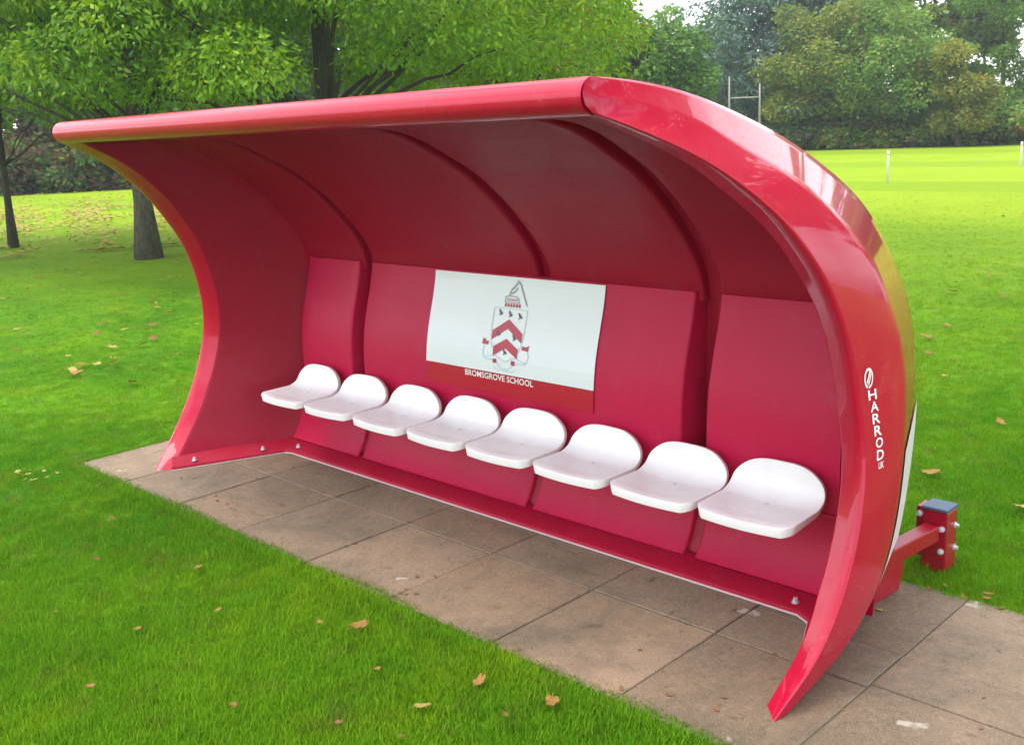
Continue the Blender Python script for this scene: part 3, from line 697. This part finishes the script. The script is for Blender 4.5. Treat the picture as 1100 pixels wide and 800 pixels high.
def limbs_mesh(base, h, r, targets, seed, lean=(0, 0), split=.35):
    g = random.Random(seed); parts = []
    top = Vector((base[0]+lean[0], base[1]+lean[1], h*.8))
    b = Vector((base[0], base[1], -.05)); n = 9; path = []; rr = []
    for i in range(n):
        t = i/(n-1); p = b.lerp(top, t)+Vector((math.sin(t*4+seed)*.06*h*.2, math.cos(t*3.1+seed)*.06*h*.2, 0))*t
        path.append(p); rr.append(r*(1-.82*t)*(1+.5*max(0, 1-t*9)))
    parts.append(tube(path, rr, 12))
    for tg in targets:
        tg = Vector(tg); t0 = min(max((tg.z/h)*.55+g.uniform(-.08, .05), split*.7), .9); i = t0*(n-1); p0 = path[int(i)].lerp(path[min(int(i)+1, n-1)], i-int(i))
        mid = p0.lerp(tg, .5)+Vector((g.uniform(-.3, .3), g.uniform(-.3, .3), g.uniform(.0, .35)))*((tg-p0).length*.2)
        rb = r*(1-.82*t0)*g.uniform(.18, .34); pts = []; ra = []
        for q in range(8):
            u = q/7; pts.append(p0*(1-u)**2+mid*2*u*(1-u)+tg*u*u+Vector((g.uniform(-1, 1), g.uniform(-1, 1), g.uniform(-1, 1)))*.015*(tg-p0).length); ra.append(rb*(1-.85*u))
        parts.append(tube(pts, ra, 7))
    return join(parts)
def tree(name, label, cat, base, h, tr, rx, z0, mats, nclus, nleaf, L, W, seed, r0=.5, r1=1., droop=.3, lean=(0, 0), group=None, nlimb=14, barkm='bark_dark', low=-1., flat=.6, extra=None, core=.35, clear=None):
    root = empty(name, (base[0], base[1], 0)); tag(root, label, cat, group)
    cz = (z0+h)/2; rz = (h-z0)/2
    C, R = crown_clusters((lean[0], lean[1], cz), rx, rz, nclus, r0, r1, seed, low, core)
    if extra is not None:
        C = np.r_[C, extra[0]]; R = np.r_[R, extra[1]]
    if clear:                                   # open gap in the leaves on one side of the trunk
        cd_ = np.array(clear[:2])/np.hypot(*clear[:2]); al = C[:, 0]*cd_[0]+C[:, 1]*cd_[1]; pe = np.abs(C[:, 0]*cd_[1]-C[:, 1]*cd_[0])
        ok = ~((al > -.3) & (pe < clear[2]+R*.8) & (C[:, 2] < clear[3])); C, R = C[ok], R[ok]
    q = leaf_quads(C, R, nleaf, L, W, droop, flat, seed)
    mi = None
    if len(mats) > 1:
        g = np.random.default_rng(seed+5); mi = (g.random(nleaf) < .22).astype(int)
    quads_obj('crown', q, [M[m] for m in mats], mi, root)
    g = random.Random(seed); idx = [g.randrange(len(C)) for _ in range(nlimb)]
    v, f = limbs_mesh((0, 0), h, tr, [C[i] for i in idx], seed, lean)
    o = mesh_obj('trunk', v, f, M[barkm], root, True)
    return root
# near trees behind the shelter; dense low skirts of drooping leaves
def skirt(n, rx, zlo, zhi, seed, r0, r1, dz=0.):
    g = np.random.default_rng(seed); a = g.uniform(0, 6.283, n); r = rx*np.sqrt(g.uniform(.05, 1, n))
    return np.c_[r*np.cos(a), r*np.sin(a), g.uniform(zlo, zhi, n)], g.uniform(r0, r1, n)
tree('lime_tree', 'spreading tree with drooping light green leaves and thick grey trunk left of the shelter', 'tree', (-12.81, 5.45), 9.0, .165, 4.4, 2.3, ['leaf_mid', 'leaf_lime'], 90, 96000, .098, .042, 3, .5, .95, .55, (.2, .1), nlimb=20, barkm='bark_grey', extra=skirt(95, 4.6, 2.75, 4.6, 31, .35, .75), clear=(16.3, -8., .15, 2.9))
tree('lime_tree', 'larger light green tree with dark branches rising directly behind the shelter roof', 'tree', (-10.0, 7.15), 9.5, .22, 4.3, 2.4, ['leaf_lime', 'leaf_mid'], 95, 105000, .098, .042, 8, .5, .95, .55, (.1, .2), nlimb=22, barkm='bark_dark', extra=skirt(120, 4.5, 2.6, 4.4, 32, .35, .7), clear=(13.8, -9.9, .22, 3.6))
tree('lime_tree', 'slim young tree with thin dark trunk at the far left edge', 'tree', (-17.5, 5.05), 8.0, .075, 3.4, 2.4, ['leaf_mid', 'leaf_lime'], 70, 40000, .13, .052, 12, .45, .9, .5, (.1, 0), nlimb=14, barkm='bark_dark', extra=skirt(50, 3.6, 2.4, 4.4, 33, .4, .75))
tree('lime_tree', 'yellow green tree filling the gap to the right of the big tree behind the roof', 'tree', (-12.2, 13.2), 8.6, .15, 2.6, 2.2, ['leaf_lime', 'leaf_gold'], 70, 36000, .14, .06, 15, .5, .95, .5, (.1, 0), nlimb=16, barkm='bark_dark', extra=skirt(50, 2.7, 2.3, 4.8, 34, .4, .75))
tree('lime_tree', 'tall tree on the lawn behind and right of the shelter, outside the photo', 'tree', (5.2, 11.6), 17.0, .30, 5.0, 3.0, ['leaf_mid', 'leaf_lime'], 110, 44000, .24, .12, 18, .6, 1.2, .4, nlimb=14, barkm='bark_grey')
# far tree line
far = [
 ('cedar_tree', 'dark blue green cedar with layered boughs behind the rugby posts', 'cedar'),
]
def cedar(base, h, rx, seed, label):
    root = empty('cedar_tree', (base[0], base[1], 0)); tag(root, label, 'tree')
    g = np.random.default_rng(seed); C = []; R = []
    for i, z in enumerate(np.linspace(1.6, h, 15)):
        rr = rx*(1-.55*((z-1.6)/(h-1.6))**1.4); 
        for a in np.linspace(0, 6.28, 9)[:-1]+g.uniform(0, 6): 
            for t in (.35, .7, 1.):
                rt = rr*t*g.uniform(.8, 1.15); C.append([rt*math.cos(a), rt*math.sin(a), z-.5*t*t+g.uniform(-.25, .25)]); R.append(g.uniform(.75, 1.3))
    C = np.array(C); R = np.array(R)
    q = leaf_quads(C, R, 60000, .36, .10, .35, .38, seed, .4); quads_obj('crown', q, M['leaf_cedar'], None, root)
    v, f = limbs_mesh((0, 0), h, .42, [C[i] for i in g.integers(0, len(C), 24)], seed); mesh_obj('trunk', v, f, M['bark_dark'], root, True)
cedar((-28.2, 51.0), 15, 4.7, 21, 'dark blue green cedar with layered boughs behind the rugby posts')
def ft(label, base, h, rx, z0, mats, seed, n=18000, L=.25, W=.13, nc=46, r0=.55, r1=1.2, tr=.18, name='broadleaf_tree', **kw):
    tree(name, label, 'tree', base, h, tr, rx, z0, mats, nc, int(n*1.6), L*.85, W*.85, seed, r0, r1, .2, nlimb=12, flat=.75, **kw)
ft('olive green tree with browning leaves just right of the cedar', (-23.9, 48.6), 7.6, 2.7, .3, ['leaf_olive', 'leaf_fresh'], 41, 15000)
ft('fresh green round tree above the left rope post', (-20.2, 49.3), 8.0, 2.7, .4, ['leaf_fresh', 'leaf_olive'], 42, 15000)
ft('small golden topped tree at the edge of the field', (-16.85, 48.3), 4.5, 1.45, .7, ['leaf_olive', 'leaf_gold'], 43, 7000, tr=.1, nc=26, r0=.4, r1=.8)
ft('dark green tree at the right edge of the photo beyond the second post', (-15.3, 55.0), 14.5, 4.3, .2, ['leaf_mid', 'leaf_dark'], 44, 16000)
ft('tall sparse tree behind the fresh green tree with sky showing through', (-25.9, 66.5), 18, 5.2, 2.0, ['leaf_mid', 'leaf_fresh'], 45, 20000, .44, .26)
ft('tall thin topped tree standing between the cedar and olive tree', (-30.4, 66.5), 13.0, 4.0, 3.5, ['leaf_mid', 'leaf_olive'], 46, 18000, .44, .26)
ft('tall yellowing tree behind the golden topped tree', (-20.4, 63.5), 17.0, 5.6, 2.0, ['leaf_fresh', 'leaf_gold'], 47, 30000, .46, .28)
ft('dark bushy round tree left of the rugby posts above the shelter roof', (-23.9, 33.2), 6.4, 2.7, .8, ['leaf_dark', 'leaf_mid'], 51, 20000, .26, .15, nc=60, r0=.45, r1=.95)
ft('lighter green tree just left of the dark bushy round tree', (-26.9, 32.6), 7.8, 2.5, .9, ['leaf_mid', 'leaf_lime'], 52, 15000, .27, .15)
ft('small hazy tree far off under the patch of open sky', (-41.8, 63.4), 9.6, 3.2, 1.0, ['leaf_fresh', 'leaf_mid'], 53, 9000, .42, .25)
ft('small distant green tree beside the cedar beneath the open sky', (-36.6, 57.2), 8.0, 2.5, .8, ['leaf_mid', 'leaf_dark'], 54, 9000, .38, .22)
for i, (b, h, lab, mt) in enumerate([((-33.2, 38.4), 11.5, 'broad green woodland tree behind the yellow green tree', ['leaf_mid', 'leaf_lime']), ((-37.4, 38.6), 10.2, 'woodland tree with sky glints at its top behind the shelter roof', ['leaf_mid', 'leaf_dark']), ((-37.6, 33.6), 12, 'dark woodland tree seen through the big branches behind the roof', ['leaf_dark', 'leaf_mid']),
      ((-41.2, 31.2), 12.5, 'tall dark woodland tree behind the middle of the roof', ['leaf_dark', 'leaf_mid']), ((-43.3, 27.2), 12.5, 'dark woodland tree behind the left half of the roof', ['leaf_dark', 'leaf_mid']), ((-45.6, 23.6), 12, 'dark woodland tree glimpsed beyond the grey trunk', ['leaf_dark', 'leaf_brown']), ((-47.6, 19.6), 13, 'dark woodland tree beyond the leaf strewn grass', ['leaf_dark', 'leaf_mid']), ((-48.6, 15.4), 13, 'dark woodland tree beyond the slim left trunk', ['leaf_dark', 'leaf_brown'])]):
    ft(lab, b, h, 3.8, .2, mt, 60+i, 13000, .46, .27, nc=70, name='woodland_tree')
for i, (b, h, lab) in enumerate([((-10.5, 56.5), 12, 'tall green tree beyond the right edge of the view, first outside the frame'), ((-5.0, 55.6), 11, 'tall green tree farther along the field edge, second outside the frame'), ((1.0, 56), 11, 'tall green tree far right along the field edge, third outside the frame'), ((7.5, 55), 12, 'tall green tree far right along the field edge, fourth outside the frame')]):
    ft(lab, b, h, 4.6, .4, ['leaf_mid', 'leaf_dark'], 80+i, 9000, .4, .24)
# shrubs and hedge plants along the edges
def shrub(label, base, w, h, mats, seed, n=2600, group=None, L=.26, W=.15):
    root = empty('shrub', (base[0], base[1], 0)); tag(root, label, 'shrub', group)
    g = np.random.default_rng(seed); k = 16
    C = np.c_[g.normal(0, w*.38, k), g.normal(0, w*.3, k), g.uniform(.15, .85, k)*h]; R = g.uniform(.25, .5, k)*h*.8
    q = leaf_quads(C, R, n, L, W, .1, .8, seed, .3); q[..., 2] = np.maximum(q[..., 2], -.02)
    mi = (g.random(n) < .3).astype(int); quads_obj('foliage', q, [M[m] for m in mats], mi, root)
    parts = []
    for j in range(5):
        t = C[g.integers(0, k)]; parts.append(tube([(0, 0, -.05), (t[0]*.4, t[1]*.4, t[2]*.5), tuple(t)], [.035, .022, .008], 6))
    v, f = join(parts); mesh_obj('stem', v, f, M['bark_dark'], root, True)
for i, (px_, py_) in enumerate([(-25.6, 47.0), (-23.4, 47.1), (-21.6, 47.6), (-19.6, 47.9), (-18.2, 48.2), (-15.6, 48.6), (-13.9, 49.2), (-12.2, 49.8), (-10.6, 50.2), (-22.5, 47.8), (-17.0, 49.4)]):
    shrub('low green and rust bramble shrub along the foot of the field edge trees', (px_, py_+1.3), 1.5, 1.0+.35*(i % 3), ['leaf_fresh', 'leaf_rust'] if i % 2 else ['leaf_mid', 'leaf_rust'], 100+i, 2600, 'bramble shrubs along the field edge')
for i in range(13):
    t = i/12; x, y = -43.6+5.6*t*1.6, 12.8+14*t
    shrub('dark brown green shrub in the row along the far left field edge', (x-.4, y), 1.7, 1.7+.3*(i % 3), ['leaf_brown', 'leaf_dark'] if i % 3 else ['leaf_dark', 'leaf_brown'], 130+i, 3000, 'shrubs along the far left field edge', .28, .16)
# soft bank of ground cover under the wood
def bank(name, pts, h, mat, seed, n, nrm):
    g = np.random.default_rng(seed); pts = np.array(pts); t = g.random(n)*(len(pts)-1); i = t.astype(int).clip(0, len(pts)-2); f = (t-i)[:, None]
    p = pts[i]*(1-f)+pts[i+1]*f; d = .6+g.random(n)**.9*6
    nrm = np.array(nrm); P_ = np.c_[p+nrm*d[:, None]+g.normal(0, .3, (n, 2)), g.random(n)*h*(.25+.75*np.minimum(d/4, 1))]
    q = leaf_quads(P_, np.full(n, .12), n, .34, .2, .0, .8, seed); tag(quads_obj(name, q, M[mat]), kind='stuff')
bank('undergrowth', [(-50, 0), (-47, 8), (-44.5, 14), (-42.5, 19), (-39, 27), (-35, 35)], 4.2, 'leaf_brown', 5, 34000, (-.92, .25))
bank('undergrowth', [(-33, 42), (-27, 47.2), (-22, 49.0), (-16, 50.6), (-8, 53), (0, 55)], 2.7, 'leaf_fresh', 6, 36000, (-.4, .9))

# ------------------------------------------------------------------ pitch furniture
rp = empty('rugby_posts', (-23.27, 39.99, 0)); tag(rp, 'pair of tall white rugby posts with crossbar beyond the shelter roof', 'goal posts')
rp.rotation_euler = (0, 0, math.atan2(40.56-39.42, -22.83+23.71))
hw = .72
for s in (-1, 1):
    v, f = tube([(s*hw, 0, -.1), (s*hw, 0, 2.2), (s*hw, 0, 3.62 if s < 0 else 3.25)], [.055, .05, .03], 10); p_ = mesh_obj('post', v, f, M['post_grey'], rp, True)
v, f = tube([(-hw, 0, 2.66), (hw, 0, 2.66)], [.035, .035], 8); mesh_obj('crossbar', v, f, M['post_grey'], rp, True)
wp = None
tops = []
for i, (x, y, h, lab) in enumerate([(-8.854, 23.89, .80, 'short white rope post standing on the bright grass nearer the shelter'), (-8.006, 30.97, .72, 'short white rope post at the right edge of the photo')]):
    r = empty('rope_post', (x, y, 0)); tag(r, lab, 'post', 'white rope posts on the pitch')
    v, f = tube([(0, 0, -.05), (0, 0, h-.03), (0, 0, h)], [.034, .034, .026], 10); mesh_obj('shaft', v, f, M['post'], r, True)
    v, f = tube([(0, 0, h-.12), (0, 0, h-.09)], [.039, .039], 10); mesh_obj('collar', v, f, M['post_grey'], r, True)
    tops.append(Vector((x, y, h-.1)))
pts = []
for i in range(15):
    t = i/14; p = tops[0].lerp(tops[1], t); p.z -= .45*4*t*(1-t); pts.append(p)
v, f = tube(pts, [.003]*15, 5); o = mesh_obj('rope', v, f, M['post_grey'], None, True); tag(o, 'thin pale rope sagging between the two white posts', 'rope')

HAZE = True
if HAZE:
    v, f = box(-75, 60, -40, 95, -1.1, 22)
    k = NT('thin_air'); k.t.nodes.remove(k.b); pv = k.n('ShaderNodeVolumePrincipled'); pv.inputs['Color'].default_value = (.86, .92, 1., 1); pv.inputs['Density'].default_value = .0010; pv.inputs['Anisotropy'].default_value = .2
    k.l(pv.outputs[0], k.out.inputs['Volume']); tag(mesh_obj('haze', v, f, k.m), kind='stuff')
# ------------------------------------------------------------------ sky, sun, camera
w = bpy.data.worlds.new('World'); scene.world = w; w.use_nodes = True
nt = w.node_tree; nt.nodes.clear()
SUN_EL, SUN_AZ = 66, -122          # azimuth of the sun measured from +X towards +Y
sky = nt.nodes.new('ShaderNodeTexSky'); sky.sky_type = 'NISHITA'; sky.sun_disc = False
sky.sun_elevation = rad(SUN_EL); sky.sun_rotation = rad(90-SUN_AZ); sky.dust_density = 2.; sky.air_density = 1.
tc = nt.nodes.new('ShaderNodeTexCoord'); mp = nt.nodes.new('ShaderNodeMapping'); mp.inputs['Scale'].default_value = (1, 1, 2.2)
nz = nt.nodes.new('ShaderNodeTexNoise'); nz.inputs['Scale'].default_value = 2.1; nz.inputs['Detail'].default_value = 7; nz.inputs['Roughness'].default_value = .55
rp_ = nt.nodes.new('ShaderNodeValToRGB'); rp_.color_ramp.elements[0].position = .36; rp_.color_ramp.elements[1].position = .52
mxs = nt.nodes.new('ShaderNodeMix'); mxs.data_type = 'RGBA'; mxs.inputs[7].default_value = (11, 11.2, 11.6, 1)
bg = nt.nodes.new('ShaderNodeBackground'); bg.inputs['Strength'].default_value = .12; wo = nt.nodes.new('ShaderNodeOutputWorld')
for a, b in ((tc.outputs['Generated'], mp.inputs[0]), (mp.outputs[0], nz.inputs['Vector']), (nz.outputs['Fac'], rp_.inputs[0]), (rp_.outputs[0], mxs.inputs[0]), (sky.outputs[0], mxs.inputs[6]), (mxs.outputs[2], bg.inputs[0]), (bg.outputs[0], wo.inputs[0])): nt.links.new(a, b)
L = bpy.data.lights.new('sun', 'SUN'); L.energy = 1.5; L.angle = rad(32); L.color = (1., .95, .87)
so = link(bpy.data.objects.new('sun', L))
dirv = Vector((math.cos(rad(SUN_EL))*math.cos(rad(SUN_AZ)), math.cos(rad(SUN_EL))*math.sin(rad(SUN_AZ)), math.sin(rad(SUN_EL))))
so.rotation_euler = dirv.to_track_quat('Z', 'Y').to_euler(); so.location = dirv*40

cd = bpy.data.cameras.new('camera'); cam = link(bpy.data.objects.new('camera', cd))
r_, u_, f_ = Vector((.714, .698, -.044)), Vector((-.129, .194, .973)), Vector((-.688, .689, -.228))
f_.normalize(); r_ = (r_-f_*r_.dot(f_)).normalized(); u_ = r_.cross(f_)
mt = Matrix(((r_.x, u_.x, -f_.x, CAM[0]), (r_.y, u_.y, -f_.y, CAM[1]), (r_.z, u_.z, -f_.z, CAM[2]), (0, 0, 0, 1)))
cam.matrix_world = mt
cd.sensor_width = 36; cd.lens = 36*1120.8/1100; cd.clip_end = 1000; cd.clip_start = .05
scene.camera = cam
scene.render.engine = 'CYCLES'
scene.view_settings.view_transform = 'Standard'; scene.view_settings.look = 'None'; scene.view_settings.gamma = 1; scene.view_settings.use_curve_mapping = False
scene.view_settings.exposure = 1.15
scene.cycles.use_light_tree = False; scene.cycles.max_bounces = 5; scene.cycles.diffuse_bounces = 3; scene.cycles.glossy_bounces = 3; scene.cycles.transmission_bounces = 3
